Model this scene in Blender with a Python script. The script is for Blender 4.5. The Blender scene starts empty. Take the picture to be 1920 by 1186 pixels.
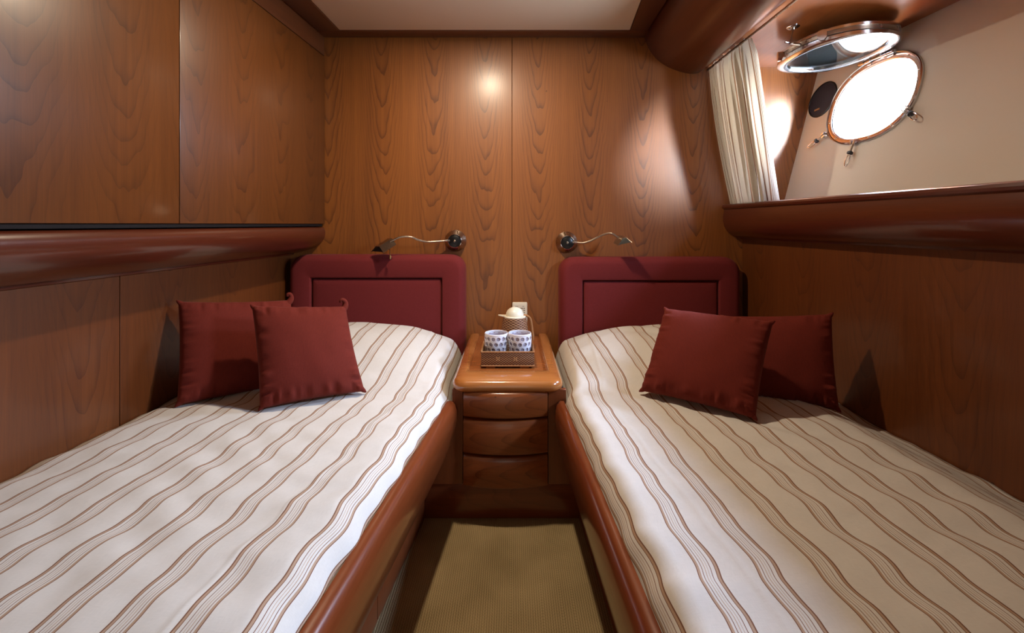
import bpy, bmesh, math, random
from mathutils import Vector, noise
random.seed(7)
S = bpy.context.scene
C = S.collection
PI = math.pi
# ------------------------------------------------------------ camera, world, lights, exposure
F = 853.0; H = 1.05
cam_d = bpy.data.cameras.new('camera'); cam = bpy.data.objects.new('camera', cam_d); C.objects.link(cam)
cam.location = (0, 0, H); cam.rotation_euler = (PI/2, 0, 0)
cam_d.sensor_width = 36; cam_d.lens = F/1920*36; cam_d.shift_y = -(593-420)/1920; cam_d.clip_start = .02
S.camera = cam
S.view_settings.view_transform = 'Standard'; S.view_settings.look = 'None'
S.view_settings.gamma = 1; S.view_settings.use_curve_mapping = False
S.view_settings.exposure = 0.0
S.cycles.use_denoising = True
S.cycles.max_bounces = 8; S.cycles.diffuse_bounces = 5; S.cycles.glossy_bounces = 4
S.cycles.transmission_bounces = 6; S.cycles.transparent_max_bounces = 6
S.cycles.sample_clamp_indirect = 6; S.cycles.caustics_reflective = False; S.cycles.caustics_refractive = False
W = bpy.data.worlds.new('sky'); S.world = W; W.use_nodes = True
_t = W.node_tree; _bg = _t.nodes['Background']; _bg.inputs[1].default_value = 230
_tc = _t.nodes.new('ShaderNodeTexCoord'); _sp = _t.nodes.new('ShaderNodeSeparateXYZ'); _cr = _t.nodes.new('ShaderNodeValToRGB')
_t.links.new(_tc.outputs['Generated'], _sp.inputs[0])
_mr = _t.nodes.new('ShaderNodeMapRange'); _mr.inputs[1].default_value = -1; _mr.inputs[2].default_value = 1
_t.links.new(_sp.outputs[2], _mr.inputs[0]); _t.links.new(_mr.outputs[0], _cr.inputs[0]); _t.links.new(_cr.outputs[0], _bg.inputs[0])
_e = _cr.color_ramp.elements                                  # dim sea; low sky dimmed too, to darken the left wall; bright higher up
_e[0].position = .0; _e[0].color = (.17, .19, .22, 1); _e[1].position = .495; _e[1].color = (.25, .29, .33, 1)
for _p, _c in ((.505, (.26, .31, .38, 1)), (.62, (.26, .32, .40, 1)), (.73, (.68, .88, 1.24, 1)), (.80, (.70, .90, 1.32, 1)), (1.0, (.60, .80, 1.22, 1))):
    _x = _e.new(_p); _x.color = _c

def light(name, kind, loc, energy, col, size=.1, rot=(0, 0, 0), **kw):
    d = bpy.data.lights.new(name, kind); o = bpy.data.objects.new(name, d); C.objects.link(o)
    o.location = loc; o.rotation_euler = rot; d.energy = energy; d.color = col
    if kind == 'AREA':
        d.shape = 'DISK'; d.size = size
    for k, v in kw.items(): setattr(d, k, v)
    return o
# low hazy sun abaft the beam: it shines through both portholes onto the back wall
from mathutils import Vector as _V
sun = light('sun', 'SUN', (3, -3, 2), 52, (1, .96, .92)); sun.data.angle = math.radians(19)
sun.rotation_euler = _V((-.70, 1.39, -.16)).to_track_quat('-Z', 'Y').to_euler()
WARM = (1, .82, .60)
LAMPS = [(-.14, 1.58, 17)]
for x, y, e in LAMPS:
    light('downlight_glow', 'AREA', (x, y, 1.978), e, WARM, .055, spread=PI)

door = light('rear_fill', 'AREA', (-.1, -.96, 1.0), 2.5, (1, .86, .70), .8, (PI/2, 0, 0))  # added weak fill behind the camera, standing in for an unseen doorway
door.data.shape = 'RECTANGLE'; door.data.size = .75; door.data.size_y = 1.85

def srgb(r, g, b):
    f = lambda c: (c/255/12.92) if c/255 <= .04045 else ((c/255+.055)/1.055)**2.4
    return (f(r), f(g), f(b), 1)

# ------------------------------------------------------------ node helpers
def new_mat(name):
    m = bpy.data.materials.new(name); m.use_nodes = True
    return m, m.node_tree, m.node_tree.nodes['Principled BSDF']
class N:
    def __init__(s, nt): s.nt = nt
    def node(s, t, **kw):
        n = s.nt.nodes.new(t)
        for k, v in kw.items(): setattr(n, k, v)
        return n
    def put(s, sock, v):
        if isinstance(v, bpy.types.NodeSocket): s.nt.links.new(v, sock)
        elif v is not None: sock.default_value = v
    def m(s, op, a, b=None, c=None, clamp=False):
        n = s.node('ShaderNodeMath', operation=op); n.use_clamp = clamp
        s.put(n.inputs[0], a); s.put(n.inputs[1], b); s.put(n.inputs[2], c)
        return n.outputs[0]
    def xyz(s, x, y, z=0.0):
        n = s.node('ShaderNodeCombineXYZ'); s.put(n.inputs[0], x); s.put(n.inputs[1], y); s.put(n.inputs[2], z)
        return n.outputs[0]
    def noise(s, vec, scale=1, detail=3, rough=.5):
        n = s.node('ShaderNodeTexNoise'); s.put(n.inputs['Vector'], vec)
        n.inputs['Scale'].default_value = scale; n.inputs['Detail'].default_value = detail; n.inputs['Roughness'].default_value = rough
        return n.outputs['Fac']
    def mix(s, f, a, b):
        n = s.node('ShaderNodeMix', data_type='RGBA'); s.put(n.inputs[0], f); s.put(n.inputs[6], a); s.put(n.inputs[7], b)
        return n.outputs[2]
    def ramp(s, f, stops, interp='LINEAR'):
        n = s.node('ShaderNodeValToRGB'); cr = n.color_ramp; cr.interpolation = interp
        while len(cr.elements) > len(stops): cr.elements.remove(cr.elements[-1])
        while len(cr.elements) < len(stops): cr.elements.new(1)
        for e, (p, c) in zip(cr.elements, stops): e.position = p; e.color = c
        s.put(n.inputs[0], f); return n.outputs[0]
    def coord(s, which='Object'):
        t = s.node('ShaderNodeTexCoord'); sp = s.node('ShaderNodeSeparateXYZ')
        s.nt.links.new(t.outputs[which], sp.inputs[0]); return t.outputs[which], sp.outputs
    def bump(s, h, strength, dist=.001):
        n = s.node('ShaderNodeBump'); s.put(n.inputs['Height'], h)
        n.inputs['Strength'].default_value = strength; n.inputs['Distance'].default_value = dist
        return n.outputs[0]

def veneer(name, across='X', along='Z', light_c=srgb(186, 120, 62), dark_c=srgb(128, 70, 32), leaf=.27, shift=0.0,
           rough=.34, coat=.35, coat_r=.13, figure=1.0, slope=.08, d0=.055, top=2.0):
    """flat cut cherry veneer in book matched leaves: growth rings cut at a slant give the arches"""
    m, nt, p = new_mat(name); n = N(nt); _, s = n.coord()
    ix = dict(X=0, Y=1, Z=2); a = n.m('ADD', s[ix[across]], shift); b = s[ix[along]]
    third = s[3-ix[across]-ix[along]]
    cell = n.m('DIVIDE', a, leaf); idx = n.m('FLOOR', cell)
    fr = n.m('SUBTRACT', n.m('FRACT', cell), .5)
    xl = n.m('MULTIPLY', fr, leaf)
    odd = n.m('SUBTRACT', n.m('MULTIPLY', n.m('MODULO', n.m('ABSOLUTE', idx), 2.0), 2.0), 1.0)
    xm = n.m('MULTIPLY', xl, odd)
    seed = n.m('MULTIPLY', idx, .37)
    wob = n.m('SUBTRACT', n.noise(n.xyz(n.m('MULTIPLY', xm, 6.0), n.m('MULTIPLY', b, 1.9), seed), 1, 3, .5), .5)
    wob2 = n.m('SUBTRACT', n.noise(n.xyz(n.m('MULTIPLY', xm, 30.0), n.m('MULTIPLY', b, 12.0), seed), 1, 2), .5)
    d = n.m('ADD', n.m('MULTIPLY', n.m('SUBTRACT', top, b), slope), d0)
    d = n.m('ADD', d, n.m('MULTIPLY', wob, .045))
    xs = n.m('ADD', xl, n.m('MULTIPLY', wob, .02))
    r = n.m('SQRT', n.m('ADD', n.m('MULTIPLY', xs, xs), n.m('MULTIPLY', d, d)))
    r = n.m('ADD', r, n.m('MULTIPLY', wob2, .0022))
    q = n.m('FRACT', n.m('DIVIDE', r, .0085))
    line = n.m('POWER', q, 5.0)
    xc = n.m('DIVIDE', xl, leaf*.30)
    line = n.m('MULTIPLY', line, n.m('ADD', .22, n.m('POWER', 2.718, n.m('MULTIPLY', n.m('MULTIPLY', xc, xc), -1.0))))
    line = n.m('MULTIPLY', line, n.m('ADD', .35, n.noise(n.xyz(n.m('MULTIPLY', a, 14.0), n.m('MULTIPLY', b, 3.0), 3.1), 1, 2)))
    fib = n.noise(n.xyz(n.m('MULTIPLY', a, 420.0), n.m('MULTIPLY', b, 9.0), n.m('MULTIPLY', third, 300.0)), 1, 3, .6)
    fib2 = n.noise(n.xyz(n.m('MULTIPLY', a, 60.0), n.m('MULTIPLY', b, 1.2), n.m('MULTIPLY', third, 40.0)), 1, 3, .6)
    big = n.noise(n.xyz(n.m('MULTIPLY', a, 5.0), n.m('MULTIPLY', b, .8), 7.7), 1, 2)
    v = n.m('ADD', n.m('MULTIPLY', fib, .5), n.m('ADD', n.m('MULTIPLY', fib2, .6), n.m('MULTIPLY', big, .5)))
    v = n.m('SUBTRACT', v, .3)
    v = n.m('SUBTRACT', v, n.m('MULTIPLY', line, .62*figure), clamp=True)
    pore = n.m('GREATER_THAN', n.noise(n.xyz(n.m('MULTIPLY', a, 55.0), n.m('MULTIPLY', b, 38.0), 1.3), 1, 1), .815)
    col = n.mix(v, dark_c, light_c)
    col = n.mix(n.m('MULTIPLY', pore, .6), col, srgb(40, 20, 10))
    n.put(p.inputs['Base Color'], col)
    p.inputs['Roughness'].default_value = rough
    p.inputs['Coat Weight'].default_value = coat; p.inputs['Coat Roughness'].default_value = coat_r
    n.put(p.inputs['Normal'], n.bump(fib, .08, .0004))
    return m

def plain(name, col, rough=.5, metal=0, **kw):
    m, nt, p = new_mat(name); p.inputs['Base Color'].default_value = col
    p.inputs['Roughness'].default_value = rough; p.inputs['Metallic'].default_value = metal
    for k, v in kw.items(): p.inputs[k.replace('_', ' ')].default_value = v
    n = N(nt); co, _ = n.coord()
    n.put(p.inputs['Roughness'], n.m('ADD', rough-.03, n.m('MULTIPLY', n.noise(co, 25, 2), .06)))
    return m

def linen(name, col, col2, bump=.25, scale=900):
    m, nt, p = new_mat(name); n = N(nt); co, s = n.coord()
    a = n.noise(n.xyz(n.m('MULTIPLY', s[0], scale), n.m('MULTIPLY', s[2], 60.0), n.m('MULTIPLY', s[1], 60.0)), 1, 2)
    b = n.noise(n.xyz(n.m('MULTIPLY', s[0], 60.0), n.m('MULTIPLY', s[2], scale), n.m('MULTIPLY', s[1], scale)), 1, 2)
    f = n.m('ADD', n.m('MULTIPLY', a, .6), n.m('MULTIPLY', b, .6)); f = n.m('SUBTRACT', f, .1)
    n.put(p.inputs['Base Color'], n.mix(f, col, col2)); p.inputs['Roughness'].default_value = .9
    p.inputs['Specular IOR Level'].default_value = .2
    p.inputs['Sheen Weight'].default_value = .12; p.inputs['Sheen Roughness'].default_value = .4
    p.inputs['Sheen Tint'].default_value = (.8, .35, .25, 1)
    n.put(p.inputs['Normal'], n.bump(f, bump, .0006))
    return m

STRIPE = .101
def striped(name, cream, tan, brown, translucent=0.0):
    m, nt, p = new_mat(name); n = N(nt)
    t = n.node('ShaderNodeUVMap'); sp = n.node('ShaderNodeSeparateXYZ'); nt.links.new(t.outputs[0], sp.inputs[0])
    u, v = sp.outputs[0], sp.outputs[1]
    q = n.m('FRACT', n.m('DIVIDE', u, STRIPE))
    mm = .001/STRIPE; lines = [(0, cream)]
    def L(a, b, c): lines.append((a*mm, c)); lines.append((b*mm, cream))
    L(2, 3.8, brown); lines[-1] = (3.8*mm, tan); lines.append((7.6*mm, cream))
    L(11.2, 12.6, brown); L(16.4, 17.4, tan); L(21, 22, tan); L(25.8, 27.2, brown)
    L(33.4, 34.6, brown); lines[-1] = (34.6*mm, tan); lines.append((38.6*mm, brown)); lines.append((41*mm, cream))
    col = n.ramp(q, lines, 'CONSTANT')
    w = n.noise(n.xyz(n.m('MULTIPLY', u, 1500.0), n.m('MULTIPLY', v, 60.0), 0.0), 1, 1)
    w2 = n.noise(n.xyz(n.m('MULTIPLY', u, 60.0), n.m('MULTIPLY', v, 1500.0), 5.0), 1, 1)
    ww = n.m('ADD', w, w2)
    shade = n.ramp(n.m('MULTIPLY', ww, .5), [(.3, (.86, .86, .86, 1)), (.7, (1, 1, 1, 1))])
    mx = n.node('ShaderNodeMix', data_type='RGBA', blend_type='MULTIPLY'); mx.inputs[0].default_value = 1
    n.put(mx.inputs[6], col); n.put(mx.inputs[7], shade)
    n.put(p.inputs['Base Color'], mx.outputs[2]); p.inputs['Roughness'].default_value = .85
    p.inputs['Specular IOR Level'].default_value = .2
    n.put(p.inputs['Normal'], n.bump(ww, .15, .0005))
    if translucent:
        tr = n.node('ShaderNodeBsdfTranslucent'); n.put(tr.inputs[0], mx.outputs[2])
        ms = n.node('ShaderNodeMixShader'); ms.inputs[0].default_value = translucent
        nt.links.new(p.outputs[0], ms.inputs[1]); nt.links.new(tr.outputs[0], ms.inputs[2])
        nt.links.new(ms.outputs[0], nt.nodes['Material Output'].inputs[0])
    return m

M = {}
LC, DC = srgb(164, 97, 36), srgb(100, 53, 17)
M['back'] = veneer('cherry_veneer_back', 'X', 'Z', LC, DC, leaf=.262, shift=0.0, coat=.6, coat_r=.28, rough=.5)
M['side'] = veneer('cherry_veneer_side_shaded', 'Y', 'Z', srgb(118, 64, 25), srgb(74, 35, 12), leaf=.30, rough=.4, coat=.2, figure=.6, shift=.1)  # same cherry as the back wall, darkened to paint in the weaker light
M['door'] = veneer('cherry_veneer_door_shaded', 'Y', 'Z', srgb(118, 66, 24), srgb(74, 38, 12), leaf=.24, figure=.7, top=2.1, coat=.25, rough=.38)  # shade on the cupboard front is put into this darker cherry colour
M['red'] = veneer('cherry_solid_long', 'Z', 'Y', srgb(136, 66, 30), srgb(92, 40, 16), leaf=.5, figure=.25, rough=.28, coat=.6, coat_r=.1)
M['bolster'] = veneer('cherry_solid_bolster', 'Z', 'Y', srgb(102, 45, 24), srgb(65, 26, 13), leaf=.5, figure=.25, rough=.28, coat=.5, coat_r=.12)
M['redx'] = veneer('cherry_solid_cross', 'Z', 'X', srgb(134, 68, 34), srgb(88, 38, 18), leaf=.19, figure=.5, rough=.3, coat=.4, slope=.05)
M['top'] = veneer('cherry_top_edge', 'Z', 'X', srgb(190, 122, 62), srgb(150, 84, 36), leaf=.5, figure=.3, rough=.2, coat=.9, coat_r=.05)
M['topside'] = veneer('cherry_top_side', 'Z', 'Y', srgb(190, 122, 62), srgb(150, 84, 36), leaf=.5, figure=.3, rough=.2, coat=.9, coat_r=.05)
M['tray_top'] = veneer('cherry_top_field', 'Y', 'X', srgb(172, 100, 48), srgb(120, 62, 28), leaf=.15, figure=.5, rough=.25, coat=.6, coat_r=.08)
M['drawer'] = veneer('cherry_drawer', 'Z', 'X', srgb(156, 84, 38), srgb(106, 50, 20), leaf=.12, figure=.7, rough=.3, coat=.4, slope=.1, top=.3)
M['stile'] = veneer('cherry_stile', 'X', 'Z', srgb(138, 72, 34), srgb(98, 46, 22), leaf=.2, figure=.2, rough=.3, coat=.4)
M['panel_long'] = veneer('cherry_bed_panel', 'Y', 'Z', srgb(138, 72, 34), srgb(94, 44, 22), leaf=.3, figure=.3)
M['recess_top'] = veneer('cherry_recess_top', 'X', 'Y', srgb(176, 104, 52), srgb(132, 70, 32), leaf=.25, figure=.3)
M['trimx'] = veneer('cherry_trim_cross', 'Y', 'X', srgb(112, 62, 32), srgb(74, 38, 20), leaf=.25, figure=.2)
M['trimy'] = veneer('cherry_trim_long', 'X', 'Y', srgb(112, 62, 32), srgb(74, 38, 20), leaf=.25, figure=.2)
M['dark'] = plain('dark_gap', srgb(30, 16, 10), .8)
M['white'] = plain('ceiling_vinyl', srgb(232, 218, 196), .55)
M['hull'] = plain('hull_lining_vinyl', srgb(226, 222, 212), .5)
M['chrome'] = plain('chrome', srgb(215, 215, 218), .12, 1)
M['nickel'] = plain('brushed_nickel', srgb(170, 155, 140), .28, 1)
M['warm_chrome'] = plain('polished_flange', srgb(228, 200, 182), .22, .9)  # polished steel; the warm tint paints in the wood it mirrors
M['brass'] = plain('brass', srgb(225, 190, 140), .25, 1)
M['black'] = plain('black_plastic', srgb(16, 16, 18), .35)
M['navy'] = plain('speaker_grille_black', srgb(34, 34, 44), .6)
M['rubber'] = plain('grey_rubber', srgb(60, 62, 66), .5)
M['cream'] = plain('cream_plastic', srgb(236, 228, 206), .3)
M['plate'] = plain('ivory_switch', srgb(232, 220, 196), .4)
M['ink'] = plain('grey_mark', srgb(90, 80, 70), .5)
M['gold'] = plain('gold_badge', srgb(220, 180, 130), .3, .8)
M['pale'] = plain('pale_disc_finish', srgb(205, 215, 220), .6)
M['porcelain'] = plain('white_openwork_glass', srgb(236, 234, 240), .25, Coat_Weight=.3)
M['liner'] = plain('dusky_liner_glass', srgb(178, 170, 184), .08)
M['burgundy'] = linen('burgundy_upholstery', srgb(98, 32, 33), srgb(126, 46, 47), .2)
M['cushion'] = linen('rust_red_linen', srgb(84, 27, 20), srgb(118, 42, 30), .5, 700)
M['spread'] = striped('striped_bedspread_cotton', srgb(218, 212, 204), srgb(180, 150, 126), srgb(124, 86, 66))
M['curtain'] = striped('striped_curtain_cotton', srgb(232, 222, 204), srgb(172, 132, 100), srgb(118, 80, 60), .3)

m, nt, p = new_mat('lid_glass'); p.inputs['Base Color'].default_value = (.86, .95, .96, 1)
p.inputs['Transmission Weight'].default_value = 1; p.inputs['Roughness'].default_value = .01; p.inputs['IOR'].default_value = 1.5; M['glass'] = m
m, nt, p = new_mat('lamp_lens'); p.inputs['Emission Color'].default_value = (1, .78, .5, 1); p.inputs['Emission Strength'].default_value = 25; M['lens'] = m

m, nt, p = new_mat('ribbed_olive_carpet'); n = N(nt); co, s = n.coord()
rib = n.m('SINE', n.m('MULTIPLY', s[0], 2*PI/.0065))
seg = n.m('SINE', n.m('ADD', n.m('MULTIPLY', s[1], 2*PI/.009), n.m('MULTIPLY', n.noise(n.xyz(n.m('MULTIPLY', s[0], 150.0), 0, 0), 1, 0), 30.0)))
fz = n.noise(co, 420, 3, .7); bigc = n.noise(co, 6, 2)
h = n.m('ADD', n.m('MULTIPLY', rib, .35), n.m('ADD', n.m('MULTIPLY', seg, .2), n.m('MULTIPLY', fz, 1.2)))
f = n.m('ADD', n.m('MULTIPLY', h, .32), n.m('MULTIPLY', bigc, .4), clamp=True)
n.put(p.inputs['Base Color'], n.ramp(f, [(.1, srgb(112, 94, 62)), (.9, srgb(208, 182, 136))]))
p.inputs['Roughness'].default_value = 1; p.inputs['Specular IOR Level'].default_value = .1
n.put(p.inputs['Normal'], n.bump(h, .6, .003)); M['carpet'] = m

def wicker(name, c1, c2, sx=.006, sz=.004, round_=False):
    m, nt, p = new_mat(name); n = N(nt); co, s = n.coord()
    ax = n.m('MULTIPLY', n.m('ARCTAN2', s[1], s[0]), .055) if round_ else n.m('ADD', s[0], s[1])
    a = n.m('DIVIDE', ax, sx); b = n.m('DIVIDE', s[2], sz)
    par = n.m('MULTIPLY', n.m('MODULO', n.m('ABSOLUTE', n.m('FLOOR', b)), 2.0), PI)
    wv = n.m('MULTIPLY', n.m('SINE', n.m('ADD', n.m('MULTIPLY', a, PI), par)), .5)
    rw = n.m('ABSOLUTE', n.m('SINE', n.m('MULTIPLY', b, PI)))
    hh = n.m('MULTIPLY', n.m('ADD', wv, .5), rw)
    n.put(p.inputs['Base Color'], n.mix(hh, c1, c2)); p.inputs['Roughness'].default_value = .45
    n.put(p.inputs['Normal'], n.bump(hh, .7, .002)); return m
M['wicker'] = wicker('rattan_weave', srgb(84, 50, 28), srgb(190, 142, 96))
M['wicker_jug'] = wicker('rattan_jug_weave', srgb(96, 58, 36), srgb(196, 148, 108), .011, .0055, True)
M['cane'] = plain('cane_strip', srgb(160, 112, 70), .45)
M['cane_light'] = plain('pale_cane_inlay', srgb(206, 160, 108), .45)

# ------------------------------------------------------------ geometry helpers
def P(u, v, y):
    """world point of an observed direction at a chosen real distance y from the lens"""
    return Vector(((u-960)/F*y, y, H+(420-v)/F*y))
def tagit(o, label=None, cat=None, group=None, kind=None):
    if label: o['label'] = label
    if cat: o['category'] = cat
    if group: o['group'] = group
    if kind: o['kind'] = kind
    return o
def empty(name, loc, label, cat, group=None):
    o = bpy.data.objects.new(name, None); C.objects.link(o); o.location = loc; o.empty_display_size = .05
    return tagit(o, label, cat, group)
def wloc(o):
    v = Vector((0, 0, 0))
    while o: v += o.location; o = o.parent
    return v
def emit(name, bm, mat, parent=None, origin=None, smooth=True, angle=40, uv=None):
    """bm is in world coordinates; the object gets its origin at the parent's base"""
    bmesh.ops.recalc_face_normals(bm, faces=bm.faces[:])
    base = wloc(parent) if parent else Vector(origin or (0, 0, 0))
    if base.length: bmesh.ops.translate(bm, vec=-base, verts=bm.verts[:])
    me = bpy.data.meshes.new(name); bm.to_mesh(me); bm.free()
    me.polygons.foreach_set('use_smooth', [smooth]*len(me.polygons))
    if smooth: me.set_sharp_from_angle(angle=math.radians(angle))
    me.materials.append(mat)
    o = bpy.data.objects.new(name, me); C.objects.link(o)
    if parent: o.parent = parent
    elif origin: o.location = origin
    return o
def BM(): return bmesh.new()
def loft(bm, loops, closed=True, caps=True):
    rows = [[bm.verts.new(p) for p in L] for L in loops]
    n = len(rows[0])
    for a, b in zip(rows, rows[1:]):
        for i in range(n if closed else n-1):
            j = (i+1) % n; bm.faces.new((a[i], a[j], b[j], b[i]))
    if caps and closed:
        bm.faces.new(rows[0]); bm.faces.new(rows[-1])
    return rows
def prism(bm, poly, lo, hi, axis='Z', bevel=0, seg=2):
    """poly in the two remaining axes (in xyz order), extruded lo..hi; lo/hi may be callables"""
    def pt(a, b, c):
        return {'Z': (a, b, c), 'Y': (a, c, b), 'X': (c, a, b)}[axis]
    v0 = [bm.verts.new(pt(a, b, lo(a, b) if callable(lo) else lo)) for a, b in poly]
    v1 = [bm.verts.new(pt(a, b, hi(a, b) if callable(hi) else hi)) for a, b in poly]
    fs = [bm.faces.new(v0), bm.faces.new(v1)]
    n = len(poly)
    for i in range(n):
        j = (i+1) % n; fs.append(bm.faces.new((v0[i], v0[j], v1[j], v1[i])))
    if bevel:
        es = set(e for f in fs for e in f.edges)
        bmesh.ops.bevel(bm, geom=list(es), offset=bevel, segments=seg, profile=.5, affect='EDGES')
    return bm
def box(bm, x0, x1, y0, y1, z0, z1, bevel=0, seg=2):
    return prism(bm, [(x0, y0), (x1, y0), (x1, y1), (x0, y1)], z0, z1, 'Z', bevel, seg)
def tube(bm, pts, r, seg=10, caps=True):
    pts = [Vector(p) for p in pts]; rs = r if isinstance(r, (list, tuple)) else [r]*len(pts)
    loops = []; up = None
    for i, p in enumerate(pts):
        t = (pts[min(i+1, len(pts)-1)]-pts[max(i-1, 0)]).normalized()
        if up is None: up = t.orthogonal().normalized()
        up = (up-t*up.dot(t)).normalized(); sd = t.cross(up)
        loops.append([p+(up*math.cos(2*PI*k/seg)+sd*math.sin(2*PI*k/seg))*rs[i] for k in range(seg)])
    return loft(bm, loops, True, caps)
def spline(pts, k=6):
    pts = [Vector(p) for p in pts]; out = []
    for i in range(len(pts)-1):
        a, b, c, d = pts[max(i-1, 0)], pts[i], pts[i+1], pts[min(i+2, len(pts)-1)]
        for j in range(k):
            t = j/k
            out.append(.5*((2*b)+(c-a)*t+(2*a-5*b+4*c-d)*t*t+(3*b-a-3*c+d)*t**3))
    out.append(pts[-1]); return out
def lathe(bm, prof, center, axis=(0, 0, 1), seg=32, caps=True):
    ax = Vector(axis).normalized(); u = ax.orthogonal().normalized(); w = ax.cross(u); c = Vector(center)
    loops = [[c+ax*h+(u*math.cos(2*PI*k/seg)+w*math.sin(2*PI*k/seg))*r for k in range(seg)] for r, h in prof]
    return loft(bm, loops, True, caps)
def rrect(x0, x1, z0, z1, r, k=6):
    pts = []
    for cx, cz, a0 in ((x1-r, z1-r, 0), (x0+r, z1-r, 90), (x0+r, z0+r, 180), (x1-r, z0+r, 270)):
        for i in range(k+1):
            a = math.radians(a0+90*i/k); pts.append((cx+r*math.cos(a), cz+r*math.sin(a)))
    return pts
def sm(t): t = max(0, min(1, t)); return t*t*(3-2*t)
def lerp(a, b, t): return a+(b-a)*t

# ------------------------------------------------------------ room dimensions
YB = 2.29; YR = -1.0
lw = lambda y: -1.252+.060*y                 # lower left wall
cf = lambda y: -1.0775+.060*y                # face of the wall cupboard on the left
rw = lambda y: 1.3066-.064*y                 # lower right wall
hull_x = lambda y, z: 1.37+.26*(z-1.165)+.055*(YB-y)

def structure(name, bm, mat, parent=None, **kw):
    o = emit(name, bm, mat, parent, **kw); o['kind'] = 'structure'; return o

# floor
bm = BM(); box(bm, -1.5, 1.6, YR-.1, YB+.1, -.05, 0)
structure('floor', bm, M['carpet'], smooth=False)
# back wall: two veneer panels over a dark backing
bm = BM(); box(bm, -1.5, 1.95, YB+.006, YB+.1, -.02, 2.12)
wb = structure('wall_back', bm, M['dark'], smooth=False)
for x0, x1 in ((-1.45, -.0012), (.0012, 1.9)):
    bm = BM(); box(bm, x0, x1, YB, YB+.012, 0, 2.1, .0006, 1)
    emit('panel', bm, M['back'], wb)
# left wall
bm = BM(); prism(bm, [(lw(YR)-.006, YR-.1), (lw(YB)-.006, YB+.1), (-1.5, YB+.1), (-1.5, YR-.1)], -.02, 2.12)
wl = structure('wall_left', bm, M['dark'], smooth=False)
ys = [YR, .40, 1.358, YB]
for a, b in zip(ys, ys[1:]):
    a2, b2 = a+.0012, b-.0012
    bm = BM(); prism(bm, [(lw(a2), a2), (lw(b2), b2), (lw(b2)-.012, b2), (lw(a2)-.012, a2)], 0, 1.0, 'Z', .0006, 1)
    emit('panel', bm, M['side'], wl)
# right wall (below the window recess)
bm = BM(); prism(bm, [(rw(YR), YR-.1), (rw(YB), YB+.0), (rw(YB)+.05, YB), (rw(YR)+.05, YR-.1)], 0, 1.12)
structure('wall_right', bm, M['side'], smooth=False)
# rear wall and ceiling slab
bm = BM(); box(bm, -1.5, 1.95, YR-.1, YR, -.05, 2.12)
structure('wall_rear', bm, M['back'], smooth=False)
bm = BM(); box(bm, -.50, .30, YR-.001, YR+.012, .0, 1.95, .004, 2)
structure('door_1', bm, M['white'])
bm = BM(); box(bm, -1.5, 1.95, YR-.1, YB+.1, 2.005, 2.12)
ce = structure('ceiling', bm, M['trimx'], smooth=False)
pl = lambda y: -.8379+.030*(y-2.21)*0+.03*(y-2.21)   # left and right edge of the white panel
pr = lambda y: .5725+.10*(y-2.21)
bm = BM(); prism(bm, [(pl(YR+.1), YR+.1), (pr(YR+.1), YR+.1), (pr(2.21), 2.21), (pl(2.21), 2.21)], 1.992, 2.012, 'Z', .002, 2)
emit('panel', bm, M['white'], ce)
# ceiling trim boards
def trim(name, poly, z0, z1, mat, bev=.002):
    bm = BM(); prism(bm, poly, z0, z1, 'Z', bev, 2); return structure(name, bm, mat, angle=30)
bx = lambda y: .665+.03*(y-YB)
trim('trim_1', [(-.95, 2.212), (.68, 2.212), (.68, YB), (-.95, YB)], 1.988, 2.02, M['trimx'])
trim('trim_2', [(cf(YR)+.0, YR), (pl(YR)-.002, YR), (pl(2.21)-.002, 2.21), (cf(2.21), 2.21)], 1.988, 2.02, M['trimy'])
trim('trim_3', [(pr(YR)+.002, YR), (bx(YR)-.004, YR), (bx(2.21)-.004, 2.21), (pr(2.21)+.002, 2.21)], 1.988, 2.02, M['trimy'])
# fascia between the wall cupboard and the ceiling, and the narrow end stile beside the back wall
bm = BM(); prism(bm, [(cf(YR)-.004, YR), (cf(YB)-.004, YB), (-1.4, YB), (-1.4, YR)], 1.896, 2.0, 'Z', .001, 1)
structure('trim_4', bm, M['trimy'])

# upper right beam: a fat rounded nose
sec = [(.665, 2.02), (.668, 1.985), (.690, 1.930), (.728, 1.880), (.780, 1.843), (.835, 1.820), (.885, 1.808), (.925, 1.808), (.948, 1.818), (.958, 1.838), (.960, 1.87), (.960, 2.02)]
sm_sec = [(a.x, a.z) for a in spline([(x, 0, z) for x, z in sec], 4)]
def beam_x(x, y): return x+.03*(y-YB)*(1 if x < .8 else .35)
bm = BM(); loft(bm, [[(beam_x(x, y), y, z) for x, z in sm_sec] for y in (YR, 0, .8, 1.4, 1.8, YB)])
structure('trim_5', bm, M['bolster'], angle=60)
# recess: sill, top panel, hull lining with the porthole hole
bm = BM(); prism(bm, [(rw(YR)-.06, YR), (rw(YB)-.06, YB), (1.5, YB), (1.75, YR)], 1.10, 1.142, 'Z')
structure('trim_6', bm, M['red'], smooth=False)
bm = BM(); prism(bm, [(.93, YR), (.94, YB), (1.75, YB), (1.9, YR)], 1.84, 1.9, 'Z')
structure('trim_7', bm, M['recess_top'], smooth=False)
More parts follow.
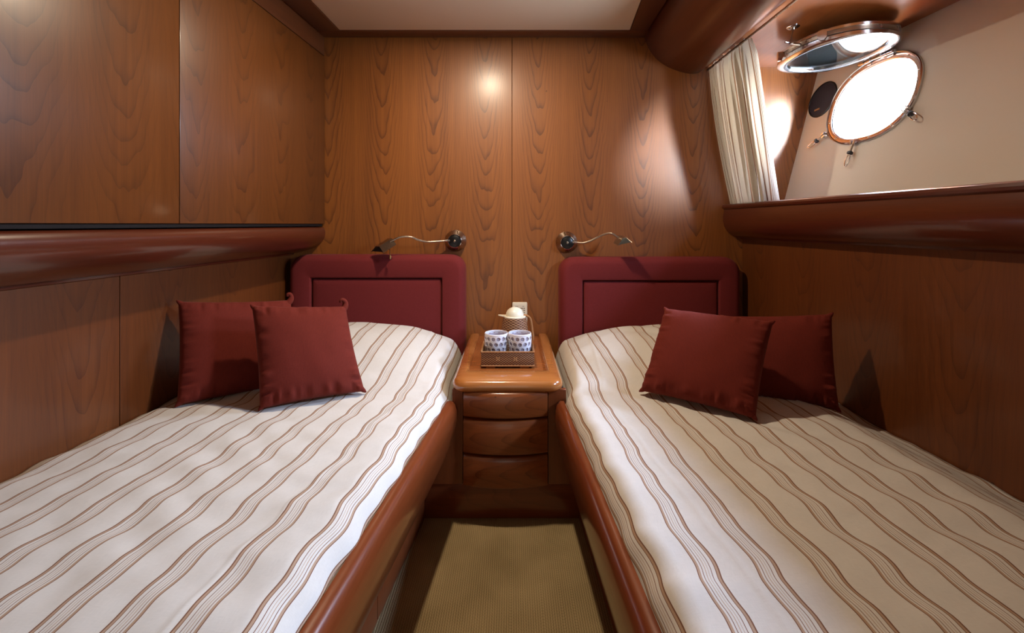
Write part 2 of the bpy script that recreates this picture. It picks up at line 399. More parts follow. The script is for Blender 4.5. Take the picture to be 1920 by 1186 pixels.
# hull plane frame
A = Vector((-.055, 1, 0)).normalized(); B = Vector((.26, 0, 1)); B = (B-A*B.dot(A)).normalized(); Nn = A.cross(B)  # outwards
PC = Vector((1.49719, 1.87259, 1.56589))+A*.023
def HP(a, b, d=0): return PC+A*a+B*b+Nn*d
NP = 96
def sup(ra, rb, e=2.35, n=NP):
    out = []
    for k in range(n):
        t = 2*PI*k/n; c, s = math.cos(t), math.sin(t)
        out.append((ra*math.copysign(abs(c)**(2/e), c), rb*math.copysign(abs(s)**(2/e), s)))
    return out
RA, RB = .203, .163
PC1 = PC.copy(); PC2 = PC-A*.985
def hull_panel(a0, a1, b0, b1):
    def rectpt(t):
        c, s = math.cos(t), math.sin(t); k = []
        if c > 0: k.append(a1/c)
        if c < 0: k.append(a0/c)
        if s > 0: k.append(b1/s)
        if s < 0: k.append(b0/s)
        k = min(k); return (c*k, s*k)
    angs = [2*PI*k/NP for k in range(NP)]
    for corner in ((a0, b0), (a0, b1), (a1, b0), (a1, b1)):
        t = math.atan2(corner[1], corner[0]) % (2*PI); i = min(range(NP), key=lambda i: abs(angs[i]-t)); angs[i] = t
    hole = []
    for t in angs:
        c, s = math.cos(t), math.sin(t); e = 2.35
        k = ((abs(c)/RA)**e+(abs(s)/RB)**e)**(-1/e); hole.append((c*k, s*k))
    rect = [rectpt(t) for t in angs]
    loft(bm, [[HP(a, b, .07) for a, b in rect], [HP(a, b, 0) for a, b in rect], [HP(a, b, 0) for a, b in hole], [HP(a, b, .07) for a, b in hole], [HP(a, b, .07) for a, b in rect]], True, False)
bm = BM(); hull_panel(-.49, .50, -.56, .45)
PC = PC2; hull_panel(-1.97, .495, -.56, .45); PC = PC1
bmesh.ops.remove_doubles(bm, verts=bm.verts[:], dist=1e-5)
structure('wall_hull', bm, M['hull'], angle=30)

# porthole: flange, spigot, screws, hinge, hinged lid with glass, dogs
def ring(bm, outs, frame):
    """closed ring from a list of (ra, rb, d)"""
    loops = [[frame(a, b, d) for a, b in sup(ra, rb)] for ra, rb, d in outs]
    loft(bm, loops+[loops[0]], True, False)
    bmesh.ops.remove_doubles(bm, verts=bm.verts[:], dist=1e-5)
def porthole(wname, wlabel):
    ph = empty(wname, HP(0, 0, 0), wlabel, 'porthole'); ph['kind'] = 'structure'
    bm = BM(); ring(bm, [(.203, .163, -.001), (.219, .179, -.001), (.219, .179, -.005), (.216, .176, -.008), (.206, .166, -.008), (.202, .162, -.005)], HP)
    fl = emit('flange', bm, M['warm_chrome'], ph)
    bm = BM(); ring(bm, [(.2195, .1795, -.001), (.2245, .1845, -.001), (.225, .185, -.009), (.2225, .1825, -.012), (.2198, .180, -.010)], HP)
    emit('outer_rim', bm, M['chrome'], ph)
    bm = BM(); ring(bm, [(.2025, .1625, -.004), (.199, .159, .0), (.199, .159, .085), (.2025, .1625, .085)], HP)
    emit('spigot', bm, M['chrome'], ph)
    for k in range(12):
        t = 2*PI*(k+.5)/12; c, s = math.cos(t), math.sin(t); kk = ((abs(c)/.211)**2.35+(abs(s)/.171)**2.35)**(-1/2.35)
        bm = BM(); lathe(bm, [(.0035, 0), (.0045, .001), (.002, .0022)], HP(c*kk, s*kk, -.009), -Nn, 10)
        emit('screw', bm, M['nickel'], fl)
    bm = BM()
    for aa in (-.075, -.045, .035, .065):
        tube(bm, [HP(aa, .181, -.016), HP(aa+.026, .181, -.016)], .009, 12)
    tube(bm, [HP(-.08, .181, -.016), HP(.10, .181, -.016)], .0045, 8)
    for aa in (-.06, .05):
        loft(bm, [[HP(aa+x, b, d) for x, b in ((-.014, .164), (.014, .164), (.014, .190), (-.014, .190))] for d in (-.009, -.014)])
    emit('hinge', bm, M['chrome'], ph, angle=30)
    # clamp dogs
    def dog(a, b, da, db, ln):
        d = Vector((da, db)).normalized()
        pt = lambda s, h, w=0: HP(a+d.x*s-d.y*w, b+d.y*s+d.x*w, -h)
        bm = BM()
        for w in (-.009, .009):
            loft(bm, [[pt(-.012, .004, w+e), pt(.010, .004, w+e), pt(.014, .022, w+e), pt(-.004, .024, w+e)] for e in (-.003, .003)])
        tube(bm, [pt(.006, .016, -.015), pt(.006, .016, .015)], .0035, 8)
        o = emit('clamp', bm, M['chrome'], ph, angle=30)
        bm = BM(); tube(bm, [pt(.004, .016), pt(ln*.55, .020)], .0042, 10)
        emit('bolt', bm, M['nickel'], o)
        bm = BM(); tube(bm, [pt(ln*.38, .018), pt(ln*.38+.004, .0185), pt(ln*.38+.012, .019), pt(ln*.38+.016, .0195)], [.005, .011, .011, .006], 14)
        emit('washer', bm, M['rubber'], o)
        loop = []
        for k in range(21):
            t = -PI*.5+2*PI*k/20*1.0; loop.append(pt(ln*.74+math.cos(t+PI/2)*-ln*.24, .021+.002*math.sin(t), math.sin(t+PI/2)*.010))
        bm = BM(); tube(bm, loop, .0026, 8)
        emit('wing_ring', bm, M['chrome'], o)
    dog(.205, -.112, .75, -.42, .098)
    dog(.018, -.178, .03, -1, .112)
    dog(-.195, -.092, -.62, -.55, .090)
    # lid: in a nearly level plane, hinged at the porthole's top edge
    LU = A.copy(); LV = Vector((-1, -.055, -.012)).normalized(); LW = LU.cross(LV); LW = LW if LW.z > 0 else -LW
    LC0 = HP(-.02, .184, -.018)+LV*.196+Vector((0, 0, .008))+A*.012
    def LP(a, b, d=0): return LC0+LU*a+LV*b+LW*d
    bm = BM(); ring(bm, [(.186, .142, -.006), (.190, .146, -.012), (.212, .170, -.013), (.222, .180, -.007), (.222, .180, .006), (.216, .174, .010), (.186, .144, .008)], LP)
    ld = emit('lid_ring', bm, M['chrome'], ph, angle=35)
    bm = BM(); ring(bm, [(.186, .143, -.0085), (.192, .149, -.0135), (.198, .155, -.0135), (.200, .157, -.010)], LP)
    emit('gasket', bm, M['rubber'], ld)
    bm = BM(); loft(bm, [[LP(a, b, d) for a, b in sup(.188, .145)] for d in (-.002, .006)])
    emit('pane', bm, M['glass'], ld)
    bm = BM(); ring(bm, [(.205, .163, .012), (.216, .174, .012), (.2165, .1745, .034), (.211, .169, .036), (.205, .163, .034)], lambda a, b, d: LP(a, b, d))
    emit('upper_ring', bm, M['nickel'], ld, angle=35)
    bm = BM(); ring(bm, [(.214, .172, .026), (.222, .180, .026), (.222, .180, .036), (.214, .172, .038)], LP)
    emit('upper_rim', bm, M['chrome'], ld, angle=35)
    bm = BM(); loft(bm, [[LP(a, b, d) for a, b in sup(.204, .162)] for d in (.0235, .0245)]); emit('pale_disc', bm, M['pale'], ld)  # pale disc added behind the glass so the pane reads pale
    for t in (-1.5, -.35, 1.15, 2.3):
        c, s = math.cos(t), math.sin(t); kk = ((abs(c)/.224)**2.35+(abs(s)/.182)**2.35)**(-1/2.35)
        q = Vector((c, s)); w = Vector((-s, c))
        bm = BM(); loft(bm, [[LP(q.x*(kk-.014)+w.x*e, q.y*(kk-.014)+w.y*e, h0), LP(q.x*(kk+.012)+w.x*e, q.y*(kk+.012)+w.y*e, h0), LP(q.x*(kk+.012)+w.x*e, q.y*(kk+.012)+w.y*e, h1), LP(q.x*(kk-.014)+w.x*e, q.y*(kk-.014)+w.y*e, h1)] for e, h0, h1 in ((-.016, .006, .026), (-.007, -.004, .034), (.007, -.004, .034), (.016, .006, .026))])
        emit('lug', bm, M['chrome'], ld, angle=30)
porthole('window_1', 'open oval chrome porthole in the white hull wall, its lid swung up')
PC = PC2
porthole('window_2', 'second open oval porthole, nearer the rear of the cabin')
PC = PC1
# hold-open hook from the recess top
hx = P(1487, 50, 1.82); hx.z = 1.84; hx.y = F*(1.84-H)/370; hx.x = (1487-960)/F*hx.y
hk = empty('lid_hook', hx, 'small chrome ceiling hook whose thin rod holds up the porthole lid', 'hook')
bm = BM(); lathe(bm, [(.024, 0), (.024, .002), (.020, .005), (.009, .006), (.007, .012), (.0, .012)], hx, (0, 0, -1), 24); emit('flange', bm, M['chrome'], hk)
for k in range(3):
    t = 2*PI*k/3+.5; bm = BM(); lathe(bm, [(.003, 0), (.003, .0015), (.001, .002)], hx+Vector((.016*math.cos(t), .016*math.sin(t), -.0045)), (0, 0, -1), 8); emit('screw', bm, M['nickel'], hk)
he = Vector((hx.x-.012, hx.y, 1.775))
bm = BM(); tube(bm, [hx+Vector((0, 0, -.01)), he], .0018, 8); emit('rod', bm, M['nickel'], hk)
bm = BM(); tube(bm, spline([he+Vector((-.02, 0, .004)), he, he+Vector((.018, -.008, -.006)), he+Vector((.03, -.02, -.014))], 4), .005, 8); emit('catch', bm, M['chrome'], hk)

# round speaker in the hull wall
sp0 = HP(.302, .088, 0)
spk = empty('wall_speaker', sp0, 'small round black speaker in the hull wall left of the porthole', 'speaker')
bm = BM(); lathe(bm, [(.088, 0), (.088, .004), (.085, .007), (.081, .007), (.080, .004)], sp0, -Nn, 48); emit('bezel', bm, M['black'], spk)
bm = BM(); lathe(bm, [(.080, .0), (.080, .0045), (.06, .0062), (.03, .0072), (.0, .0075)], sp0, -Nn, 48); emit('grille', bm, M['navy'], spk)
bm = BM(); loft(bm, [[sp0+A*(aa)+B*(bb)-Nn*d for aa, bb in ((-.004, -.052), (.028, -.054), (.028, -.046), (-.004, -.044))] for d in (.004, .0095)]); emit('badge', bm, M['gold'], spk)

# right bolster with lip
secr = [(0, 1.150), (.070, 1.150), (.092, 1.149), (.101, 1.144), (.104, 1.136), (.101, 1.128), (.092, 1.123), (.094, 1.112), (.098, 1.09), (.098, 1.065), (.092, 1.04), (.078, 1.015), (.058, .997), (.036, .988), (.014, .984), (.010, .978), (0, .978)]
bm = BM(); loft(bm, [[(rw(y)-o, y, z) for o, z in secr] for y in (YR, 0, 1, YB)])
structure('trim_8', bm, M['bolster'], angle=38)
# left bolster
secl = [(0, 1.036), (.160, 1.036), (.170, 1.030), (.175, 1.010), (.172, .985), (.158, .960), (.132, .938), (.100, .924), (.065, .914), (.030, .908), (.018, .906), (.016, .898), (0, .898)]
bm = BM(); loft(bm, [[(lw(y)+o, y, z) for o, z in secl] for y in (YR, 0, 1, YB)])
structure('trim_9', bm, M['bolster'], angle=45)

# wall cupboard on the left
cab = empty('wall_cupboard', (cf(1.3), 1.3, 1.05), 'long cherry wall cupboard with flat handleless doors above the left bed', 'cupboard')
bm = BM(); prism(bm, [(cf(YR)-.014, YR), (cf(YB-.004)-.014, YB-.004), (-1.4, YB-.004), (-1.4, YR)], 1.040, 1.900); emit('body', bm, M['dark'], cab, smooth=False)
ys = [YR, .42, 1.363, YB-.004]
for a, b in zip(ys, ys[1:]):
    a2, b2 = a+.0015, b-.0015
    bm = BM(); prism(bm, [(cf(a2), a2), (cf(b2), b2), (cf(b2)-.018, b2), (cf(a2)-.018, a2)], 1.052, 1.890, 'Z', .0012, 2)
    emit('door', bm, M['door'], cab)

# ------------------------------------------------------------ headboards
def headboard(x0, x1, zt, label):
    z0 = .36; y1 = YB-.001; yf = 2.205
    hb = empty('headboard', ((x0+x1)/2, y1, z0), label, 'headboard', 'upholstered headboards')
    R = .075; w = .112
    ix0, ix1, iz1, iz0 = x0+w, x1-w, zt-w, z0-.2
    def outer(ins): return rrect(x0+ins, x1-ins, z0-.3+ins, zt-ins, max(.012, R-ins*.8), 8)
    inner = lambda ins: rrect(ix0-ins, ix1+ins, iz0-ins, iz1+ins, .004+ins*.2, 8)
    loops = []
    clampz = lambda pts, y: [(x, y, max(z, z0)) for x, z in pts]
    # outer side -> rounded front -> inner side
    loops.append(clampz(outer(0), y1)); 
    for t in range(0, 7):
        a = PI/2*t/6; loops.append(clampz(outer(.034*(1-math.cos(a))), yf+.042-.042*math.sin(a)))
    for t in range(1, 7):
        a = PI/2*t/6; loops.append(clampz(inner(.009*(1-math.sin(a))), yf+.010-.010*math.cos(a)))
    loops.append(clampz(inner(0), yf+.05))
    bm = BM(); loft(bm, loops, True, False); bmesh.ops.remove_doubles(bm, verts=bm.verts[:], dist=1e-5)
    emit('padded_frame', bm, M['burgundy'], hb, angle=60)
    loops = []
    def pan(ins): return clampz(rrect(ix0+.004+ins, ix1-.004-ins, iz0+ins, iz1-.004-ins, .006, 8), 0)
    for ins, y in ((0, yf+.06), (0, yf+.022), (.001, yf+.016), (.004, yf+.012), (.010, yf+.0095), (.03, yf+.008), (.12, yf+.006), (.2, yf+.005)):
        loops.append([(x, y, z) for x, _, z in pan(ins)])
    bm = BM(); loft(bm, loops, True, True); bmesh.ops.remove_doubles(bm, verts=bm.verts[:], dist=1e-5)
    emit('padded_panel', bm, M['burgundy'], hb, angle=60)
headboard(-1.090, -.229, .900, 'padded burgundy headboard of the left bed, under the lamp with a pull pin')
headboard(.232, 1.118, .888, 'padded burgundy headboard of the right bed, beside the right wall')

# ------------------------------------------------------------ beds
YF = .10
pL = lambda y: -.484+.106*y          # side panel of the left bed
pR = lambda y: .3221-.050*y
YE = 1.612
def bed(side, label):
    s = 1 if side == 'L' else -1
    pp = pL if side == 'L' else pR
    wall = lw if side == 'L' else rw
    bd = empty('bed', ((pp(1)+wall(1))/2, 1.0, 0), label, 'bed', 'single berths')
    # lower side panels
    cuts = [YF, 1.206, 1.64] if side == 'L' else [YF, 1.64]
    for a, b in zip(cuts, cuts[1:]):
        b2 = b-.0012; a2 = a+.0012
        bm = BM(); prism(bm, [(pp(a2), a2), (pp(b2), b2), (pp(b2)-s*.02, b2), (pp(a2)-s*.02, a2)], 0, .25, 'Z', .001, 1)
        emit('side_panel', bm, M['panel_long'], bd)
    bm = BM(); prism(bm, [(pp(YF)-s*.022, YF), (pp(1.6)-s*.022, 1.6), (pp(1.6)-s*.022, 2.19), (wall(2.19)+s*.002, 2.19), (wall(YF)+s*.002, YF)], .002, .30)
    emit('base', bm, M['dark'], bd, smooth=False)
    xe = -.225 if side == 'L' else .20
    bm = BM(); prism(bm, [(pp(YF)+s*.03, YF), (pp(1.58)+s*.03, 1.58), (xe-s*.06, 1.66), (xe-s*.06, 2.19), (wall(2.19)+s*.02, 2.19), (wall(YF)+s*.02, YF)], .302, .385, 'Z', .02, 3)
    emit('mattress', bm, M['porcelain'], bd)
    # rail: a bulging board leaning outwards
    if side == 'L': prof = [(.0, .190), (.046, .190), (.064, .195), (.080, .228), (.098, .275), (.113, .320), (.121, .360), (.121, .395), (.114, .418), (.102, .430), (.088, .430), (.080, .40), (.04, .30), (0, .22)]
    else: prof = [(.0, .190), (.040, .190), (.052, .195), (.064, .228), (.076, .275), (.086, .320), (.092, .360), (.092, .395), (.085, .418), (.073, .430), (.060, .430), (.052, .40), (.02, .30), (0, .22)]
    bm = BM(); yy = [YF, .6, 1.1, 1.5, 1.585, 1.602, 1.612]; ins = [0, 0, 0, 0, .0, .005, .016]
    cx, cz = .06, .32
    loops = []
    for y, i in zip(yy, ins):
        k = 1-i*3
        loops.append([(pp(y)+s*(cx+(o-cx)*k), y, cz+(z-cz)*k) for o, z in prof])
    loft(bm, loops); emit('rail', bm, M['red'], bd, angle=50)
    return bd
bed('L', 'single berth along the left wall, its cherry side rail facing the aisle')
bed('R', 'single berth along the right wall, below the porthole recess')

def bedspread(side, label):
    L = side == 'L'; s = 1 if L else -1
    wall = lw if L else rw; pp = pL if L else pR
    NS, NY = 150, 230
    bm = BM(); uvl = bm.loops.layers.uv.new('UVMap')
    zt = .474 if L else .468
    rows = []; suv = []
    for j in range(NY+1):
        y = lerp(YF-.01, 2.196, j/NY)
        edge = pp(min(y, 1.6))+s*(.092 if L else .062)
        if y > 1.58:
            tgt = -.222 if L else .196; edge = lerp(edge, tgt, sm((y-1.58)/.08))
        wv = .0036*math.sin(y*23+1.3*math.sin(y*7))+.003*math.sin(y*51+.7)
        wv *= (1-sm((y-1.5)/.1))
        edge += s*wv*(1 if L else .6)
        far = wall(y)+s*.004
        wd = abs(edge-far)
        row = []; arc = 0; prev = None; ar = []
        for i in range(NS+1):
            t = i/NS
            t = t**1.5 if i < NS else 1.0      # denser at the aisle edge
            q = t*wd
            # aisle side: rounded shoulder hanging to just inside the rail
            rr = .075 if L else .062; drop = .080 if L else .088
            if y > 1.55: drop = lerp(drop, .19, sm((y-1.61)/.22))
            a = min(1, q/rr); sh = math.sqrt(max(0, 1-(1-a)**2)); z = zt-drop*(1-sh)
            # wall side
            if L: z -= .016*(1-sm((wd-q)/.05))+.006*(1-sm((wd-q)/.2))
            else: z -= .085*(1-sm((wd-q)/.26))+.0
            # sleeping pillow under the cover
            hp = sm((y-1.50)/.50)*(1-.35*sm((y-2.08)/.13))
            hq = (1-math.exp(-(q/.16)**1.3))*(1-.45*sm((q-.62)/.25))
            z += (.128 if L else .122)*hp*hq
            # quilting and creases
            x = edge-s*q
            m_ = sm(q/.03)
            z += m_*((.0030 if L else .0042)*math.sin(y*47+2.2*math.sin(x*9)+x*14)*(.4+noise.noise((x*6, y*4, 3))) + 0.0022*noise.noise((x*5.5, y*8, 1.7 if L else 9.1))+.0025*noise.noise((x*18, y*26, 4.4)))
            z += .0018*math.exp(-((q-.155-.02*math.sin(y*3))/.004)**2)*m_
            x += s*.003*noise.noise((y*9, x*8, 6.1))*(1 if q > .02 else 0)
            p_ = Vector((x, y, z))
            if prev is not None: arc += math.hypot(p_.x-prev.x, p_.z-prev.z) if abs(p_.y-prev.y) < 1 else 0
            prev = p_; row.append(bm.verts.new(p_)); ar.append(arc)
        rows.append(row); suv.append(ar)
    # smooth arc lengths across rows so the stripes stay straight
    for j in range(NY):
        for i in range(NS):
            f = bm.faces.new((rows[j][i], rows[j][i+1], rows[j+1][i+1], rows[j+1][i]))
            idx = {rows[j][i]: (j, i), rows[j][i+1]: (j, i+1), rows[j+1][i+1]: (j+1, i+1), rows[j+1][i]: (j+1, i)}
            for lp in f.loops:
                jj, ii = idx[lp.vert]; y = lerp(YF-.01, 2.196, jj/NY)
                o = suv[jj][ii]-suv[jj][NS]
                a = suv[jj][ii]
                if y > 1.55: a -= (.105 if L else .09)*sm((y-1.61)/.22)
                lp[uvl].uv = ((a+.032-1.07*min(.029, max(0, .069-a)) if L else a+.061)+5*STRIPE, y)
    o = emit('bedspread', bm, M['spread'], None, origin=((pp(1)+wall(1))/2, 1.0, zt), angle=180)
    tagit(o, label, 'bedspread', 'striped bedspreads')
    md = o.modifiers.new('thickness', 'SOLIDIFY'); md.thickness = .004; md.offset = -1
bedspread('L', 'white cotton bedspread with brown stripes on the left bed, bluish in daylight')
bedspread('R', 'cream cotton bedspread with brown stripes on the right bed, under the porthole')

# ------------------------------------------------------------ cushions
def cushion(TL, TR, BR, BL, T, label, curl=None, seed=0):
    TL, TR, BR, BL = map(Vector, (TL, TR, BR, BL)); n_ = 56
    nrm = ((TR-BL).cross(TL-BR)).normalized()
    if nrm.y > 0: nrm = -nrm                     # towards the room
    bm = BM(); front = {}; back = {}
    base = (BL+BR)/2
    for i in range(n_+1):
        for j in range(n_+1):
            a = -1+2*i/n_; b = -1+2*j/n_
            a = math.copysign(abs(a)**.85, a); b = math.copysign(abs(b)**.85, b)
            ap = a*(1-.034*(1-b*b)**1.0*abs(a)); bp = b*(1-.034*(1-a*a)*abs(b))
            u, v = (ap+1)/2, (bp+1)/2
            p_ = (BL*(1-u)+BR*u)*(1-v)+(TL*(1-u)+TR*u)*v
            h = ((1-a**2)*(1-b**2))
            th = T*(h**.36)
            e = 1-max(abs(a), abs(b))
            w = math.exp(-((e-.10)/.12)**2)
            along = a if abs(b) > abs(a) else b
            wr = w*(.007 if b > -.3 else .014)*(noise.noise((along*6+seed, seed*3.1, math.copysign(1, a if abs(a) > abs(b) else b)*2)) + .7*noise.noise((along*13, seed+7, 2)))
            wr += .004*noise.noise((a*2.2+seed, b*2.2, 1))*h
            on_edge = i in (0, n_) or j in (0, n_)
            if on_edge: p_ += nrm*.003*noise.noise((a*6, b*6, seed)); 
            vf = bm.verts.new(p_+nrm*(0 if on_edge else th+wr)); front[i, j] = vf
            back[i, j] = vf if on_edge else bm.verts.new(p_-nrm*(th*.9+wr))
    for i in range(n_):
        for j in range(n_):
            bm.faces.new((front[i, j], front[i+1, j], front[i+1, j+1], front[i, j+1]))
            bm.faces.new((back[i, j], back[i, j+1], back[i+1, j+1], back[i+1, j]))
    o = emit('cushion', bm, M['cushion'], None, origin=base, angle=180)
    tagit(o, label, 'cushion', 'rust red scatter cushions')
    # stitched seam edge and corner tips as parts
    for cn, ctr, sgn in ((TL, TR, -1), (TR, TL, 1), (BR, BL, 1), (BL, BR, -1)):
        out = (cn-(TL+TR+BR+BL)/4).normalized()
        side = out.cross(nrm).normalized()
        if curl and cn is (TL, TR, BR, BL)[curl[0]]:
            k = curl[1]; up = Vector((0, 0, 1)); inn = (ctr-cn).normalized()
            pts = spline([cn-out*.030, cn-out*.006+nrm*.002, cn+up*.012+inn*.001*k, cn+up*.021+inn*.008*k+nrm*.003, cn+up*.020+inn*.016*k+nrm*.004, cn+up*.012+inn*.018*k+nrm*.005], 4)
            rr_ = [lerp(.013, .0045, t/(len(pts)-1)) for t in range(len(pts))]
        else:
            pts = [cn-out*.030, cn-out*.014, cn-out*.002, cn+out*.006]; rr_ = [.013, .0095, .006, .002]
        bm = BM(); tube(bm, pts, rr_, 10); emit('corner_tip', bm, M['cushion'], o, angle=180)
    return o
def Z(u, v, z): return P(u, v, F*(H-z)/(v-420))
cushion(P(334, 565, 1.53), P(546, 562, 1.74), P(556, 722, 1.66), P(331, 760, 1.435), .062,
        'rust red cushion behind, leaning on the left wall on the left bed', (1, .8), 1)
cushion(P(472, 573, 1.50), P(648, 574, 1.645), P(684, 733, 1.535), P(487, 767, 1.405), .064,
        'rust red cushion in front on the left bed, top corner curled up', (1, 1), 2)
cushion(P(1353, 592, 1.70), P(1560, 588, 1.54), P(1574, 770, 1.475), P(1385, 742, 1.58), .060,
        'rust red cushion behind, in shadow by the right wall on the right bed', None, 3)
cushion(P(1247, 578, 1.665), P(1450, 603, 1.455), P(1417, 785, 1.335), P(1201, 732, 1.545), .064,
        'rust red cushion in front on the right bed, tilted to its lower right corner', None, 4)

# ------------------------------------------------------------ nightstand
ns = empty('nightstand', (-.02, 1.9, 0), 'cherry nightstand with three bowed drawers between the two beds', 'nightstand')
bm = BM(); box(bm, -.205, .185, 1.625, YB-.002, .12, .462); emit('body', bm, M['dark'], ns, smooth=False)
bm = BM(); box(bm, -.312, .241, 1.622, 1.645, .002, .126, .002, 2); emit('plinth', bm, M['redx'], ns)
for x0, x1 in ((-.300, -.1745), (.1285, .228)):
    o0 = x0 if x0 > -.2 else -.212; o1 = x1 if x1 < .2 else .192
    bm = BM(); prism(bm, [(x0, .128), (x1, .128), (x1, .36), (o1, .38), (o1, .464), (o0, .464), (o0, .38), (x0, .36)], 1.614, 1.632, 'Y', .001, 1); emit('stile', bm, M['stile'], ns)
def bow(x, k=1): t = (x+.023)/.149; return 1.600-.022*(1-t*t)*k
for z0, z1 in ((.3735, .4630), (.2465, .3655), (.1300, .2385)):
    bm = BM(); ln = 20; xs = [lerp(-.1715, .1255, i/ln) for i in range(ln+1)]
    # section in y,z with softened edges, the lower edge undercut as a finger pull
    sec = lambda x: [(bow(x)+.030, z0), (bow(x)+.004, z0), (bow(x)+.001, z0+.002), (bow(x), z0+.006), (bow(x), z1-.016), (bow(x)+.004, z1-.006), (bow(x)+.012, z1-.001), (bow(x)+.030, z1)]
    loft(bm, [[(x, y, z) for y, z in sec(x)] for x in xs])
    emit('drawer', bm, M['drawer'], ns, angle=50)
# top: field and moulded frame
bm = BM(); box(bm, -.166, .134, 1.715, YB-.002, .455, .4885); emit('top_panel', bm, M['tray_top'], ns, smooth=False)
TX0, TX1, TY0, TY1 = -.215, .183, 1.588, YB-.001
def ttop(ins, r0=.055):
    r = max(.004, r0-ins); ex = max(0, ins-.018)*2.7
    pts = []
    for cx, cy, a0_ in ((TX0+ins+r, TY0+ins+r, 180), (TX1-ins-r, TY0+ins+r, 270)):
        for i in range(9):
            a = math.radians(a0_+90*i/8); pts.append((cx+r*math.cos(a), cy+ex+r*math.sin(a)))
    return pts
loops = []
def uloop(ins, z): 
    pts = ttop(ins); return [(pts[0][0], TY1, z)]+[(x, y, z) for x, y in pts]+[(pts[-1][0], TY1, z)]
secm = [(.052, .462), (.018, .458), (.006, .463), (.001, .470), (0, .478), (.002, .487), (.008, .495), (.018, .500), (.040, .501), (.047, .4995), (.050, .495), (.052, .488)]
for ins, z in secm: loops.append(uloop(ins, z))
bm = BM(); loft(bm, loops+[loops[0]], False, False); bmesh.ops.remove_doubles(bm, verts=bm.verts[:], dist=1e-5)
emit('top_moulding', bm, M['top'], ns, angle=50)

# ------------------------------------------------------------ tray, glasses, jug
TZ = .489
ty0, ty1, tx0, tx1 = 1.772, 1.930, -.1205, .0865
tr = empty('wicker_tray', ((tx0+tx1)/2, (ty0+ty1)/2, TZ), 'small rectangular wicker tray on the nightstand, holding two white tumblers', 'tray')
bm = BM(); box(bm, tx0+.003, tx1-.003, ty0+.003, ty1-.003, TZ+.008, TZ+.012); emit('bottom', bm, M['wicker'], tr, smooth=False)
for x0, x1, y0, y1 in ((tx0, tx1, ty0, ty0+.005), (tx0, tx1, ty1-.005, ty1), (tx0, tx0+.005, ty0+.005, ty1-.005), (tx1-.005, tx1, ty0+.005, ty1-.005)):
    bm = BM(); box(bm, x0, x1, y0, y1, TZ+.007, TZ+.062, .0015, 2); emit('side_wall', bm, M['wicker'], tr)
bm = BM(); tube(bm, [(tx0, ty0, TZ+.063), (tx1, ty0, TZ+.063), (tx1, ty1, TZ+.063), (tx0, ty1, TZ+.063), (tx0, ty0, TZ+.063)], .0032, 8, False); emit('rim', bm, M['cane'], tr)
bm = BM(); tube(bm, [(tx0, ty0, TZ+.009), (tx1, ty0, TZ+.009), (tx1, ty1, TZ+.009), (tx0, ty1, TZ+.009), (tx0, ty0, TZ+.009)], .003, 8, False); emit('lower_band', bm, M['cane'], tr)
for x in (tx0+.02, tx1-.055):
    for y in (ty0+.004, ty1-.014):
        bm = BM(); box(bm, x, x+.035, y, y+.010, TZ+.0002, TZ+.008, .001, 1); emit('foot', bm, M['cane'], tr)
for x in (tx0+.066, tx0+.134):
    bm = BM()
    for k in range(4):
        t = PI/4+PI/2*k; c = Vector((x+.006*math.cos(t), ty0-.0004, TZ+.036+.006*math.sin(t)))
        d = Vector((math.cos(t), 0, math.sin(t))); e = Vector((-d.z, 0, d.x))
        loft(bm, [[c-d*.005+Vector((0, yy, 0)), c+e*.0022+Vector((0, yy, 0)), c+d*.005+Vector((0, yy, 0)), c-e*.0022+Vector((0, yy, 0))] for yy in (0, -.001)])
    emit('flower_inlay', bm, M['cane_light'], tr)

